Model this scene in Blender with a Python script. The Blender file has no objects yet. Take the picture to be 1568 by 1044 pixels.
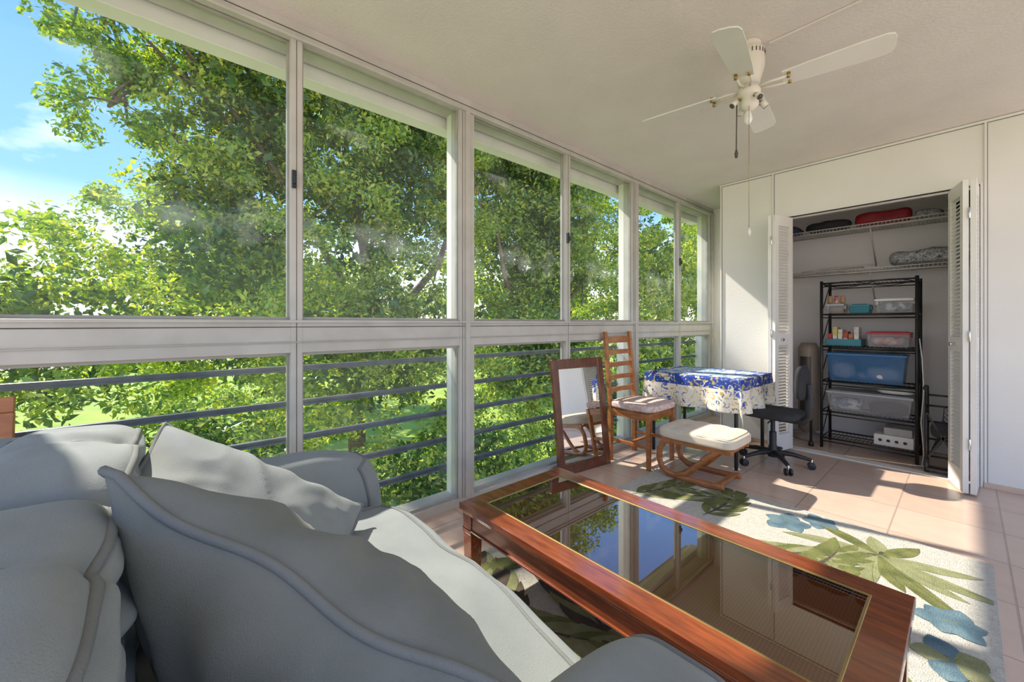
import bpy, math, random
import numpy as np
from mathutils import Vector, Matrix, noise
random.seed(7); rng=np.random.default_rng(11)
S=bpy.context.scene
C=S.collection

# ------------------------------------------------------------ materials
def newmat(name):
    m=bpy.data.materials.new(name); m.use_nodes=True
    nt=m.node_tree; b=nt.nodes.get('Principled BSDF')
    return m,nt,b
def M(name,c1,c2=None,scale=5,rough=.5,metal=0,bump=0,bscale=60,coat=0,spec=.5,stretch=(1,1,1),alpha=1,detail=4,lo=.35,hi=.65,sheen=0,wr=0,wscale=7,wstretch=(1,1,1)):
    m,nt,b=newmat(name)
    b.inputs['Roughness'].default_value=rough
    b.inputs['Metallic'].default_value=metal
    b.inputs['Coat Weight'].default_value=coat
    b.inputs['Coat Roughness'].default_value=.08
    b.inputs['Specular IOR Level'].default_value=spec
    b.inputs['Alpha'].default_value=alpha
    if sheen: b.inputs['Sheen Weight'].default_value=sheen
    tc=nt.nodes.new('ShaderNodeTexCoord'); mp=nt.nodes.new('ShaderNodeMapping')
    mp.inputs['Scale'].default_value=stretch
    nt.links.new(tc.outputs['Object'],mp.inputs['Vector'])
    if c2 is None: c2=tuple(x*.88 for x in c1)
    n=nt.nodes.new('ShaderNodeTexNoise'); n.inputs['Scale'].default_value=scale; n.inputs['Detail'].default_value=detail
    nt.links.new(mp.outputs[0],n.inputs['Vector'])
    r=nt.nodes.new('ShaderNodeValToRGB')
    r.color_ramp.elements[0].position=lo; r.color_ramp.elements[1].position=hi
    r.color_ramp.elements[0].color=(*c1,1); r.color_ramp.elements[1].color=(*c2,1)
    nt.links.new(n.outputs[0],r.inputs[0]); nt.links.new(r.outputs[0],b.inputs['Base Color'])
    last=None
    if wr:
        mp2=nt.nodes.new('ShaderNodeMapping'); mp2.inputs['Scale'].default_value=wstretch
        nt.links.new(tc.outputs['Object'],mp2.inputs['Vector'])
        n3=nt.nodes.new('ShaderNodeTexNoise'); n3.inputs['Scale'].default_value=wscale; n3.inputs['Detail'].default_value=2.5; n3.inputs['Distortion'].default_value=.8
        n3.noise_type='RIDGED_MULTIFRACTAL'
        nt.links.new(mp2.outputs[0],n3.inputs['Vector'])
        b3=nt.nodes.new('ShaderNodeBump'); b3.inputs['Strength'].default_value=wr; b3.inputs['Distance'].default_value=.012
        nt.links.new(n3.outputs[0],b3.inputs['Height']); last=b3
        nt.links.new(b3.outputs[0],b.inputs['Normal'])
    if bump:
        n2=nt.nodes.new('ShaderNodeTexNoise'); n2.inputs['Scale'].default_value=bscale; n2.inputs['Detail'].default_value=3
        nt.links.new(mp.outputs[0],n2.inputs['Vector'])
        bp=nt.nodes.new('ShaderNodeBump'); bp.inputs['Strength'].default_value=bump; bp.inputs['Distance'].default_value=.01
        nt.links.new(n2.outputs[0],bp.inputs['Height'])
        if last: nt.links.new(last.outputs[0],bp.inputs['Normal'])
        nt.links.new(bp.outputs[0],b.inputs['Normal'])
    return m
def glassmat(name,tint=(1,1,1),refl=.07,rough=0.01,dirt=0):
    m,nt,b=newmat(name); nt.nodes.remove(b)
    out=nt.nodes.get('Material Output')
    t=nt.nodes.new('ShaderNodeBsdfTransparent'); t.inputs[0].default_value=(*tint,1)
    g=nt.nodes.new('ShaderNodeBsdfGlossy'); g.inputs['Roughness'].default_value=rough
    lw=nt.nodes.new('ShaderNodeFresnel'); lw.inputs['IOR'].default_value=1.45
    mul=nt.nodes.new('ShaderNodeMath'); mul.operation='MULTIPLY'; mul.inputs[1].default_value=refl; mul.use_clamp=True
    nt.links.new(lw.outputs[0],mul.inputs[0])
    mx=nt.nodes.new('ShaderNodeMixShader')
    nt.links.new(mul.outputs[0],mx.inputs[0]); nt.links.new(t.outputs[0],mx.inputs[1]); nt.links.new(g.outputs[0],mx.inputs[2])
    last=mx
    if dirt:   # dusty smears on the pane
        tc=nt.nodes.new('ShaderNodeTexCoord')
        n=nt.nodes.new('ShaderNodeTexNoise');n.inputs['Scale'].default_value=2.3;n.inputs['Detail'].default_value=5;n.inputs['Roughness'].default_value=.55
        nt.links.new(tc.outputs['Object'],n.inputs['Vector'])
        r=nt.nodes.new('ShaderNodeValToRGB');r.color_ramp.elements[0].position=.56;r.color_ramp.elements[1].position=.78
        r.color_ramp.elements[0].color=(.012,.012,.012,1);r.color_ramp.elements[1].color=(dirt,dirt,dirt,1)
        nt.links.new(n.outputs[0],r.inputs[0])
        tl=nt.nodes.new('ShaderNodeBsdfTranslucent');tl.inputs[0].default_value=(.95,.95,.93,1)
        m3=nt.nodes.new('ShaderNodeMixShader')
        nt.links.new(r.outputs[0],m3.inputs[0]);nt.links.new(mx.outputs[0],m3.inputs[1]);nt.links.new(tl.outputs[0],m3.inputs[2]);last=m3
    nt.links.new(last.outputs[0],out.inputs[0])
    return m

m_ceil=M('ceiling_plaster',(.80,.735,.695),(.76,.695,.655),scale=3,rough=.9,bump=.3,bscale=70)
m_wall=M('wall_paint',(.87,.845,.795),(.83,.805,.755),scale=2,rough=.7,bump=.1,bscale=60)
m_closet=M('closet_wall_paint',(.86,.83,.82),(.80,.77,.76),scale=2,rough=.8)
m_alu=M('window_frame_aluminium',(.57,.55,.51),(.49,.47,.43),scale=6,rough=.42)
m_alu2=M('window_sash_aluminium',(.44,.42,.39),(.36,.345,.32),scale=8,rough=.4)
m_dark=M('dark_gap',(.12,.10,.08),(.08,.07,.06),rough=.7)
m_white=M('white_paint',(.86,.85,.81),(.82,.81,.76),rough=.5)
m_door=M('door_paint',(.87,.845,.79),(.81,.785,.73),rough=.5)
m_bar=M('railing_bar_paint',(.07,.085,.11),(.12,.14,.16),scale=12,rough=.4)
m_glass=glassmat('window_glass',(.97,.98,.97),.5,dirt=.22)
m_black=M('black_plastic',(.015,.015,.017),(.025,.025,.028),rough=.45)
m_blackm=M('black_metal',(.02,.02,.02),(.035,.035,.035),rough=.35,metal=.3)
m_chrome=M('chrome',(.75,.75,.74),rough=.2,metal=1)
m_brass=M('brass',(.42,.30,.11),(.33,.23,.08),rough=.35,metal=.7)
m_teak=M('teak_wood',(.46,.17,.05),(.32,.105,.03),scale=6,rough=.38,stretch=(2,2,9),coat=.2)
m_cherry=M('cherry_wood',(.32,.075,.022),(.14,.032,.011),scale=4,rough=.25,stretch=(2,14,14),coat=.7,lo=.3,hi=.7)
m_mframe=M('mirror_frame_wood',(.17,.048,.02),(.10,.028,.012),scale=5,rough=.3,stretch=(8,8,2),coat=.4)
m_mirror=M('mirror_silver',(.85,.87,.86),(.85,.87,.86),rough=.015,metal=1)
m_sofa=M('sofa_slipcover_fabric',(.275,.298,.295),(.245,.268,.265),scale=9,rough=.9,bump=.25,bscale=500,sheen=.08,wr=.45,wscale=4,wstretch=(.7,1,2.6))
m_pillow=M('pillow_fabric',(.205,.215,.200),(.175,.185,.17),scale=9,rough=.9,bump=.25,bscale=500,sheen=.08,wr=.35,wscale=4)
m_pipe=M('piping_fabric',(.205,.215,.21),(.18,.19,.185),scale=9,rough=.9,bump=.2,bscale=300)
m_cush=M('chair_cushion_fabric',(.62,.40,.36),(.72,.60,.54),scale=45,rough=.9,lo=.45,hi=.55)
m_cush2=M('ottoman_cushion_fabric',(.74,.64,.51),(.68,.57,.44),scale=12,rough=.9,bump=.2,bscale=300)
m_fan=M('fan_enamel',(.80,.75,.66),(.75,.70,.61),rough=.35)
m_blade=M('fan_blade_white',(.84,.81,.75),(.80,.77,.71),rough=.4)
m_wire=M('wire_shelf_vinyl',(.55,.53,.50),rough=.4)
m_bulb=M('bulb_glass',(.9,.89,.85),rough=.2)
m_rug=M('rug_wool_cream',(.66,.62,.53),(.56,.52,.44),scale=60,rough=.95,bump=.8,bscale=220)
m_ol=M('rug_leaf_olive',(.105,.12,.03),(.20,.21,.06),scale=14,rough=.95,bump=.6,bscale=220)
m_gn=M('rug_leaf_sage',(.22,.23,.10),(.32,.32,.16),scale=14,rough=.95,bump=.6,bscale=220)
m_bl=M('rug_leaf_blue',(.07,.13,.17),(.17,.26,.29),scale=12,rough=.95,bump=.6,bscale=220)
m_br=M('rug_leaf_brown',(.07,.055,.04),(.12,.09,.06),scale=14,rough=.95,bump=.6,bscale=220)

m_tile,nt,b=newmat('floor_tile')
tc=nt.nodes.new('ShaderNodeTexCoord'); br=nt.nodes.new('ShaderNodeTexBrick')
br.offset=0; br.squash=1
for k,v in (('Scale',1),('Mortar Size',.0042),('Mortar Smooth',.3),('Brick Width',.41),('Row Height',.41)): br.inputs[k].default_value=v
br.inputs['Color1'].default_value=(.75,.55,.43,1); br.inputs['Color2'].default_value=(.70,.50,.385,1); br.inputs['Mortar'].default_value=(.50,.37,.29,1)
nt.links.new(tc.outputs['Object'],br.inputs['Vector'])
ns=nt.nodes.new('ShaderNodeTexNoise'); ns.inputs['Scale'].default_value=9; ns.inputs['Detail'].default_value=6
nt.links.new(tc.outputs['Object'],ns.inputs['Vector'])
mx=nt.nodes.new('ShaderNodeMix'); mx.data_type='RGBA'; mx.blend_type='MULTIPLY'; mx.inputs[0].default_value=.2
nt.links.new(br.outputs['Color'],mx.inputs[6]); nt.links.new(ns.outputs[0],mx.inputs[7])
nt.links.new(mx.outputs[2],b.inputs['Base Color'])
b.inputs['Roughness'].default_value=.22
bp=nt.nodes.new('ShaderNodeBump'); bp.invert=True; bp.inputs['Strength'].default_value=.4; bp.inputs['Distance'].default_value=.003
nt.links.new(br.outputs['Fac'],bp.inputs['Height']); nt.links.new(bp.outputs[0],b.inputs['Normal'])

m_cane,nt,b=newmat('woven_cane')
tc=nt.nodes.new('ShaderNodeTexCoord'); mp=nt.nodes.new('ShaderNodeMapping'); mp.inputs['Rotation'].default_value=(0,0,math.radians(45))
ck=nt.nodes.new('ShaderNodeTexChecker'); ck.inputs['Scale'].default_value=170
ck.inputs['Color1'].default_value=(.42,.155,.055,1); ck.inputs['Color2'].default_value=(.27,.09,.03,1)
nt.links.new(tc.outputs['Object'],mp.inputs[0]); nt.links.new(mp.outputs[0],ck.inputs['Vector']); nt.links.new(ck.outputs[0],b.inputs['Base Color'])
b.inputs['Roughness'].default_value=.6

def patmat(name,base,cols,scale,thr):
    m,nt,b=newmat(name); b.inputs['Roughness'].default_value=.85
    tc=nt.nodes.new('ShaderNodeTexCoord'); prev=None
    for i,c in enumerate(cols):
        n=nt.nodes.new('ShaderNodeTexNoise'); n.inputs['Scale'].default_value=scale*(1+.35*i); n.inputs['Detail'].default_value=2
        n.inputs['Distortion'].default_value=1.2
        mp=nt.nodes.new('ShaderNodeMapping'); mp.inputs['Location'].default_value=(i*7.3,i*3.1,i)
        nt.links.new(tc.outputs['Object'],mp.inputs[0]); nt.links.new(mp.outputs[0],n.inputs['Vector'])
        r=nt.nodes.new('ShaderNodeValToRGB'); r.color_ramp.elements[0].position=thr; r.color_ramp.elements[1].position=thr+.03
        nt.links.new(n.outputs[0],r.inputs[0])
        x=nt.nodes.new('ShaderNodeMix'); x.data_type='RGBA'
        nt.links.new(r.outputs[0],x.inputs[0])
        if prev is None: x.inputs[6].default_value=(*base,1)
        else: nt.links.new(prev,x.inputs[6])
        x.inputs[7].default_value=(*c,1); prev=x.outputs[2]
    nt.links.new(prev,b.inputs['Base Color']); return m
m_cl_top=patmat('tablecloth_center',(.36,.50,.64),[(.05,.14,.45),(.66,.72,.72)],16,.53)
m_cl_mid=patmat('tablecloth_blue_band',(.02,.06,.33),[(.78,.76,.62),(.50,.42,.12)],20,.59)
m_cl_hem=patmat('tablecloth_hem',(.80,.75,.62),[(.05,.12,.42),(.60,.42,.12)],24,.60)
m_grayt=patmat('gray_textile',(.30,.30,.32),[(.10,.10,.12),(.5,.5,.5)],40,.55)

# ------------------------------------------------------------ builder
class B:
    def __init__(s,name): s.name=name;s.v=[];s.f=[];s.m=[];s.s=[];s.mats=[];s.T=Matrix()
    def add(s,vs,fs,mat,smooth=False):
        if mat not in s.mats: s.mats.append(mat)
        k=s.mats.index(mat); o=len(s.v)
        s.v+= [tuple(s.T@Vector(p)) for p in vs]
        for f in fs: s.f.append(tuple(i+o for i in f)); s.m.append(k); s.s.append(smooth)
    def box(s,x0,x1,y0,y1,z0,z1,mat):
        v=[(x,y,z) for z in (z0,z1) for y in (y0,y1) for x in (x0,x1)]
        s.add(v,[(0,2,3,1),(4,5,7,6),(0,1,5,4),(2,6,7,3),(0,4,6,2),(1,3,7,5)],mat)
    def taper(s,c,w0,d0,w1,d1,z0,z1,mat):
        v=[]
        for w,d,z in ((w0,d0,z0),(w1,d1,z1)):
            v+=[(c[0]+sx*w/2,c[1]+sy*d/2,z) for sy in (-1,1) for sx in (-1,1)]
        s.add(v,[(0,2,3,1),(4,5,7,6),(0,1,5,4),(2,6,7,3),(0,4,6,2),(1,3,7,5)],mat)
    def beam(s,p0,p1,w,d,mat,up=(0,0,1)):
        p0=Vector(p0);p1=Vector(p1);a=(p1-p0).normalized();u=Vector(up)
        if abs(a.dot(u))>.95:u=Vector((0,1,0))
        sx=a.cross(u).normalized();sy=sx.cross(a)
        v=[]
        for p in (p0,p1):
            for j,i in ((-1,-1),(-1,1),(1,-1),(1,1)): v.append(p+sx*i*w/2+sy*j*d/2)
        s.add(v,[(0,2,3,1),(4,5,7,6),(0,1,5,4),(2,6,7,3),(0,4,6,2),(1,3,7,5)],mat)
    def tube(s,pts,r,mat,n=8,closed=False,flat=1.0):
        pts=[Vector(p) for p in pts];N=len(pts);vs=[];fs=[];prev=None
        rr=r if isinstance(r,(list,tuple)) else [r]*N
        for i,p in enumerate(pts):
            if closed: t=pts[(i+1)%N]-pts[i-1]
            else: t=pts[min(i+1,N-1)]-pts[max(i-1,0)]
            t.normalize()
            if prev is None:
                u=Vector((0,0,1)) if abs(t.z)<.9 else Vector((1,0,0))
                a=t.cross(u).normalized()
            else: a=(prev-t*prev.dot(t)).normalized()
            prev=a;b=t.cross(a)
            for k in range(n):
                th=2*math.pi*k/n; vs.append(p+a*math.cos(th)*rr[i]+b*math.sin(th)*rr[i]*flat)
        for i in range(N if closed else N-1):
            j=(i+1)%N
            for k in range(n):
                l=(k+1)%n; fs.append((i*n+k,i*n+l,j*n+l,j*n+k))
        if not closed: fs.append(tuple(range(n-1,-1,-1))); fs.append(tuple((N-1)*n+k for k in range(n)))
        s.add(vs,fs,mat,True)
    def cyl(s,p0,p1,r,mat,r1=None,n=16):
        s.tube([p0,p1],[r,r if r1 is None else r1],mat,n)
    def lathe(s,c,prof,mat,n=28):
        vs=[];fs=[]
        for r,z in prof:
            for k in range(n):
                th=2*math.pi*k/n; vs.append((c[0]+r*math.cos(th),c[1]+r*math.sin(th),c[2]+z))
        for i in range(len(prof)-1):
            for k in range(n):
                l=(k+1)%n; fs.append((i*n+k,i*n+l,(i+1)*n+l,(i+1)*n+k))
        fs.append(tuple(range(n-1,-1,-1)));fs.append(tuple((len(prof)-1)*n+k for k in range(n)))
        s.add(vs,fs,mat,True)
    def surf(s,fn,nu,nv,mat,smooth=True,matfn=None):
        vs=[fn(i/nu,j/nv) for j in range(nv+1) for i in range(nu+1)]
        if matfn is None:
            s.add(vs,[(j*(nu+1)+i,j*(nu+1)+i+1,(j+1)*(nu+1)+i+1,(j+1)*(nu+1)+i) for j in range(nv) for i in range(nu)],mat,smooth)
        else:
            o=len(s.v); s.v+=[tuple(s.T@Vector(p)) for p in vs]
            for j in range(nv):
                for i in range(nu):
                    mt=matfn((i+.5)/nu,(j+.5)/nv)
                    if mt not in s.mats: s.mats.append(mt)
                    s.f.append((o+j*(nu+1)+i,o+j*(nu+1)+i+1,o+(j+1)*(nu+1)+i+1,o+(j+1)*(nu+1)+i)); s.m.append(s.mats.index(mt)); s.s.append(smooth)
    def rbox(s,c,size,mat,n=6,N=10,disp=None,pipe=None,pipemat=None,pr=.005):
        c=Vector(c);h=Vector(size)/2
        def mp(p):
            l=(abs(p[0])**n+abs(p[1])**n+abs(p[2])**n)**(1/n)
            q=Vector(p)/l
            w=Vector((c.x+q.x*h.x,c.y+q.y*h.y,c.z+q.z*h.z))
            if disp:
                nn=Vector((abs(q.x)**(n-1)*(1 if q.x>0 else -1),abs(q.y)**(n-1)*(1 if q.y>0 else -1),abs(q.z)**(n-1)*(1 if q.z>0 else -1)))
                if nn.length>0: nn.normalize()
                w=w+nn*disp(w,nn)
            return w
        idx={};vs=[];fs=[]
        def gv(p):
            k=(round(p[0],4),round(p[1],4),round(p[2],4))
            if k not in idx: idx[k]=len(vs);vs.append(mp(p))
            return idx[k]
        for ax in range(3):
            for sg in (-1,1):
                for i in range(N):
                    for j in range(N):
                        q=[]
                        for a,b2 in ((i,j),(i+1,j),(i+1,j+1),(i,j+1)):
                            p=[0,0,0];p[ax]=sg;p[(ax+1)%3]=-1+2*a/N;p[(ax+2)%3]=-1+2*b2/N;q.append(gv(p))
                        if sg<0:q.reverse()
                        fs.append(tuple(q))
        s.add(vs,fs,mat,True)
        for (ax,sg) in (pipe or []):
            loop=[];K=N*2
            for a0,b0,a1,b1 in ((-1,-1,1,-1),(1,-1,1,1),(1,1,-1,1),(-1,1,-1,-1)):
                for k in range(K):
                    f=k/K;p=[0,0,0];p[ax]=sg;p[(ax+1)%3]=a0+(a1-a0)*f;p[(ax+2)%3]=b0+(b1-b0)*f;loop.append(mp(p))
            s.tube(loop,pr,pipemat or mat,6,closed=True)
    def done(s,bevel=0,seg=2):
        me=bpy.data.meshes.new(s.name)
        if s.v:
            A=np.array(s.v);o=(A.min(0)+A.max(0))/2;o[2]=A[:,2].min();A=A-o
        me.from_pydata([tuple(p) for p in A],[],s.f)
        for mt in s.mats: me.materials.append(mt)
        me.polygons.foreach_set('material_index',s.m);me.polygons.foreach_set('use_smooth',s.s);me.update()
        ob=bpy.data.objects.new(s.name,me);ob.location=o;C.objects.link(ob)
        if bevel:
            md=ob.modifiers.new('bevel','BEVEL');md.width=bevel;md.segments=seg;md.limit_method='ANGLE';md.angle_limit=math.radians(50)
            md.harden_normals=False
        return ob

H=2.51; D=4.23; YF=5.06
# ------------------------------------------------------------ room shell
b=B('floor');b.box(-.14,3.7,-1.7,YF+.1,-.14,0,m_tile);b.done()
b=B('ceiling');b.box(-.14,3.7,-1.7,YF+.1,H,H+.15,m_ceil);b.done()
b=B('wall_far');b.box(-.12,3.7,YF,YF+.1,0,H,m_wall);b.done()
b=B('wall_closet')
X0,X1,ZT=.90,2.12,2.075
b.box(.42,X0,D,D+.08,0,H,m_wall); b.box(X0,X1,D,D+.08,ZT,H,m_wall); b.box(X1,3.7,D,D+.08,0,H,m_wall)
b.box(.42,.46,D+.08,YF,0,H,m_wall); b.box(2.5,2.54,D+.08,YF,0,H,m_wall)
b.done()
b=B('closet_lining');b.box(.462,2.498,YF-.02,YF-.002,0.002,H-.002,m_closet);b.box(.462,.47,D+.082,YF-.02,.002,H-.002,m_closet);b.box(2.49,2.498,D+.082,YF-.02,.002,H-.002,m_closet);b.done()
b=B('trim_1')
for x in (.43,.885,2.145):
    b.box(x-.006,x+.006,D-.010,D,(ZT if x==.885 else .0),H-.012,m_wall); b.box(x+.006,x+.009,D-.004,D,(ZT if x==.885 else .0),H-.012,m_dark)
b.box(.42,3.7,D-.012,D,H-.02,H-.004,m_wall); b.box(.42,3.7,D-.004,D,H-.023,H-.02,m_dark)
b.done()
b=B('trim_2');b.box(X0-.012,X0,D-.012,D+.09,0,ZT+.012,m_door);b.box(X1,X1+.012,D-.012,D+.09,0,ZT+.012,m_door);b.box(X0,X1,D-.012,D+.09,ZT,ZT+.012,m_door)
b.box(X0,X1,D+.02,D+.05,ZT-.02,ZT,m_chrome);b.done(.002)
b=B('baseboard_back');b.box(2.135,3.7,D-.012,D,0,.035,m_tile);b.box(.42,X0-.015,D-.012,D,0,.035,m_tile);b.done(.002)
b=B('trim_3');b.box(X0,X1,D-.01,D+.09,0,.008,m_door);b.done(.002)

# ------------------------------------------------------------ window wall
kinds={-1.44:0,-.49:1,.463:0,1.415:1,2.365:0,3.32:1,4.19:0,5.0:1}
ZR0,ZR1=.985,1.135
HW={0:.024,1:.054}
b=B('wall_window')
b.box(-.14,.02,-1.7,YF,H-.075,H,m_alu)
b.box(-.14,.02,-1.7,YF,0,.05,m_alu)
b.box(-.08,.02,-1.7,YF,ZR0,ZR1,m_alu)
b.box(-.08,.035,-1.7,YF,ZR1-.012,ZR1,m_alu)
b.box(-.08,.028,-1.7,YF,ZR0+.045,ZR0+.052,m_alu2)
b.box(.02,.0225,-1.7,YF,ZR1-.034,ZR1-.030,m_dark)
b.box(.0,.035,-1.7,YF,H-.085,H-.072,m_alu)
b.box(.02,.0225,-1.7,YF,H-.045,H-.041,m_dark)
for y,k in kinds.items():
    w=HW[k]
    b.box(-.075 if k else -.035,.022,y-w,y+w,.05,H-.075,m_alu)
    if k:
        b.box(.02,.034,y-.016,y+.016,.05,H-.075,m_alu)
        b.box(.022,.0235,y-.036,y-.033,.05,H-.075,m_dark)
    else: b.box(.022,.0235,y-.002,y+.001,.05,H-.075,m_dark)
b.done(.002)
b=B('trim_5')
for y,k in kinds.items():
    if k: b.box(-.13,-.076,y-.052,y+.052,.05,H-.075,m_white)
b.done()
ys=list(kinds.keys())
for i in range(len(ys)-1):
    ya=ys[i]+HW[kinds[ys[i]]]; yb=ys[i+1]-HW[kinds[ys[i+1]]]
    b=B('window_%d'%(i+1))
    for z0,z1 in ((ZR1,H-.075),(.05,ZR0)):
        f=.009; x0,x1=(-.032,-.012) if i%2 else (-.02,0)
        b.box(x0,x1,ya,ya+f,z0,z1,m_alu2);b.box(x0,x1,yb-f,yb,z0,z1,m_alu2)
        b.box(x0,x1,ya+f,yb-f,z0,z0+f*1.6,m_alu2);b.box(x0,x1,ya+f,yb-f,z1-f*1.6,z1,m_alu2)
        xm=(x0+x1)/2
        b.add([(xm,ya+f,z0+f),(xm,yb-f,z0+f),(xm,yb-f,z1-f),(xm,ya+f,z1-f)],[(0,1,2,3)],m_glass)
    b.done()
for y in (.463,2.365,4.19):
    b=B('window_latch');b.box(.0236,.04,y-.022,y-.004,1.74,1.82,m_black);b.box(.04,.055,y-.018,y-.010,1.755,1.79,m_black);b.done(.002)
b=B('trim_4')
b.box(-.26,-.16,-1.7,YF,2.37,2.7,m_white);b.box(-.32,-.26,-1.7,YF,2.41,2.7,m_alu);b.done(.003)
b=B('balcony_railing')
for z in (.895,.72,.545,.37,.195):
    b.box(-.19,-.165,-1.7,YF,z-.012,z+.012,m_bar); b.box(-.165,-.150,-1.7,YF,z-.014,z-.006,m_bar)
for y in (-.49,1.415,3.32,5.0):
    b.box(-.165,-.135,y-.03,y+.03,-.02,1.0,m_white)
b.done(.002)

# ------------------------------------------------------------ bifold doors
def leaf(b,p0,p1):
    p0=Vector((*p0,0));p1=Vector((*p1,0));d=p1-p0;w=d.length;a=math.atan2(d.y,d.x)
    b.T=Matrix.Translation(p0)@Matrix.Rotation(a,4,'Z')
    z0,z1=.015,2.055;st=.05;t=.014
    b.box(0,st,-t,t,z0,z1,m_door);b.box(w-st,w,-t,t,z0,z1,m_door)
    for r0,r1 in ((z0,z0+.14),(.93,1.03),(z1-.09,z1)): b.box(st,w-st,-t,t,r0,r1,m_door)
    for r0,r1 in ((z0+.14,.93),(1.03,z1-.09)):
        n=int((r1-r0)/.026)
        for k in range(n):
            z=r0+(k+.5)*(r1-r0)/n
            b.beam((st,0,z),(w-st,0,z),.030,.005,m_door,up=(0,.7,.75))
    b.T=Matrix()
b=B('door_1');leaf(b,(.918,4.215),(.932,3.96));leaf(b,(.962,3.96),(1.03,4.205))
for z in (.3,1.0,1.8): b.cyl((.947,3.955,z),(.947,3.955,z+.07),.006,m_chrome)
b.cyl((.99,4.04,.98),(1.02,4.03,.98),.012,m_chrome);b.done(.0015)
b=B('door_2');leaf(b,(2.103,4.215),(2.088,3.93));leaf(b,(2.055,3.93),(1.985,4.205))
for z in (.3,1.0,1.8): b.cyl((2.072,3.925,z),(2.072,3.925,z+.07),.006,m_chrome)
b.cyl((2.01,4.05,.98),(1.98,4.04,.98),.012,m_chrome);b.done(.0015)

# ------------------------------------------------------------ closet shelves
def wire_shelf(name,z,y0=4.62):
    b=B(name);x0,x1,y1=.475,2.485,5.035
    for y in (y0,y1,(y0+y1)/2): b.cyl((x0,y,z),(x1,y,z),.005,m_wire,n=6)
    b.cyl((x0,y0-.004,z-.03),(x1,y0-.004,z-.03),.006,m_wire,n=6)
    n=80
    for k in range(n+1):
        x=x0+(x1-x0)*k/n
        b.tube([(x,y1,z+.004),(x,y0,z+.004),(x,y0-.004,z-.03)],.002,m_wire,n=4)
    for x in (.8,1.5,2.2): b.tube([(x,y0+.02,z-.01),(x,y1,z-.33)],.006,m_wire,n=6)
    b.done()
wire_shelf('wire_shelf',1.99);wire_shelf('wire_shelf',1.60)
def lump(name,c,size,mat,amp=.02,n=3.2,fr=9,N=14):
    b=B(name);b.rbox(c,size,mat,n=n,N=N,disp=lambda w,nn:(amp*noise.noise(w*fr)) if nn.z>-.5 else 0);return b.done()
m_red=M('red_nylon',(.35,.015,.03),(.25,.01,.02),rough=.6)
m_blkf=M('black_fabric',(.02,.02,.022),(.035,.035,.04),rough=.9)
m_navy=M('navy_fabric',(.03,.04,.09),(.05,.06,.12),rough=.9)
lump('red_duffel_bag',(1.57,4.82,2.055),(.36,.25,.11),m_red,n=5,amp=.012)
lump('black_folded_coat',(1.18,4.80,2.045),(.34,.26,.09),m_blkf)
lump('navy_folded_shirt',(.86,4.80,2.04),(.24,.26,.07),m_navy)
lump('gray_folded_towel',(1.855,4.84,2.035),(.17,.22,.07),m_grayt,amp=.01)
lump('black_cap',(2.04,4.72,2.07),(.19,.20,.14),m_blkf)
lump('folded_gray_blanket',(1.88,4.82,1.675),(.56,.30,.13),m_grayt,amp=.03)
b=B('coiled_rope')
b.tube([(1.12+.2*math.cos(a)*1.0+a*.02,4.75+.08*math.sin(a),1.613+.002*a) for a in np.linspace(0,12,60)],.006,m_wire,n=6);b.done()

b=B('storage_rack')
rx0,rx1,ry0,ry1=1.19,1.80,4.50,4.84
for x in (rx0,rx1):
    for y in (ry0,ry1): b.cyl((x,y,0),(x,y,1.50),.012,m_blackm,n=10)
for z in (1.48,1.20,.91,.60,.33,.09):
    for y in (ry0,ry1):
        b.cyl((rx0,y,z),(rx1,y,z),.007,m_blackm,n=6);b.cyl((rx0,y,z-.03),(rx1,y,z-.03),.005,m_blackm,n=6)
    for x in (rx0,rx1): b.cyl((x,ry0,z),(x,ry1,z),.006,m_blackm,n=6)
    for k in range(1,22):
        x=rx0+(rx1-rx0)*k/22; b.cyl((x,ry0,z+.003),(x,ry1,z+.003),.0022,m_blackm,n=4)
for x in (rx0,rx1):
    for k in range(5): b.cyl((x,ry0,.09+.28*k),(x,ry1,.09+.28*(k+1)),.004,m_blackm,n=5)
for sgn in (0,1):
    b.tube([(rx0+.02+(rx1-rx0-.04)*t,ry0,1.46-.025*math.sin(math.pi*t*2+math.pi*sgn)) for t in np.linspace(0,1,20)],.004,m_blackm,n=5)
b.done()
def tub(name,x0,x1,y0,y1,z0,z1,mat,lid,contents=()):
    b=B(name);cx,cy=(x0+x1)/2,(y0+y1)/2;w,d=x1-x0,y1-y0
    b.taper((cx,cy),w*.90,d*.88,w*.97,d*.96,z0,z1-.02,mat)
    b.box(x0,x1,y0,y1,z1-.022,z1-.006,lid);b.box(x0+.02,x1-.02,y0+.02,y1-.02,z1-.006,z1,lid)
    for xx in (x0+w*.03,x1-w*.03): b.box(xx-.012,xx+.012,cy-.04,cy+.04,z1-.05,z1-.02,lid)
    for c,s,m2 in contents: b.rbox(c,s,m2,n=3.5,N=5,disp=lambda w_,nn:.012*noise.noise(w_*15))
    b.done(.004)
m_pblue=M('blue_plastic',(.04,.15,.34),(.06,.20,.42),rough=.25,alpha=.65)
m_pblue2=M('blue_plastic_lid',(.06,.20,.42),rough=.3)
m_pclear=M('clear_plastic',(.62,.63,.66),rough=.2,alpha=.35)
m_plid=M('clear_plastic_lid',(.60,.61,.62),rough=.3,alpha=.8)
m_pwhite=M('white_plastic',(.80,.78,.74),rough=.35)
m_teal=M('teal_plastic',(.02,.17,.22),(.03,.22,.27),rough=.35)
m_rd=M('red_plastic',(.50,.03,.04),(.75,.6,.55),scale=20,rough=.4)
m_redl=M('red_lid_plastic',(.50,.03,.04),(.42,.02,.03),rough=.4)
m_paper=M('paper_contents',(.72,.70,.66),(.15,.2,.30),scale=22,rough=.8,lo=.45,hi=.55)
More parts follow.
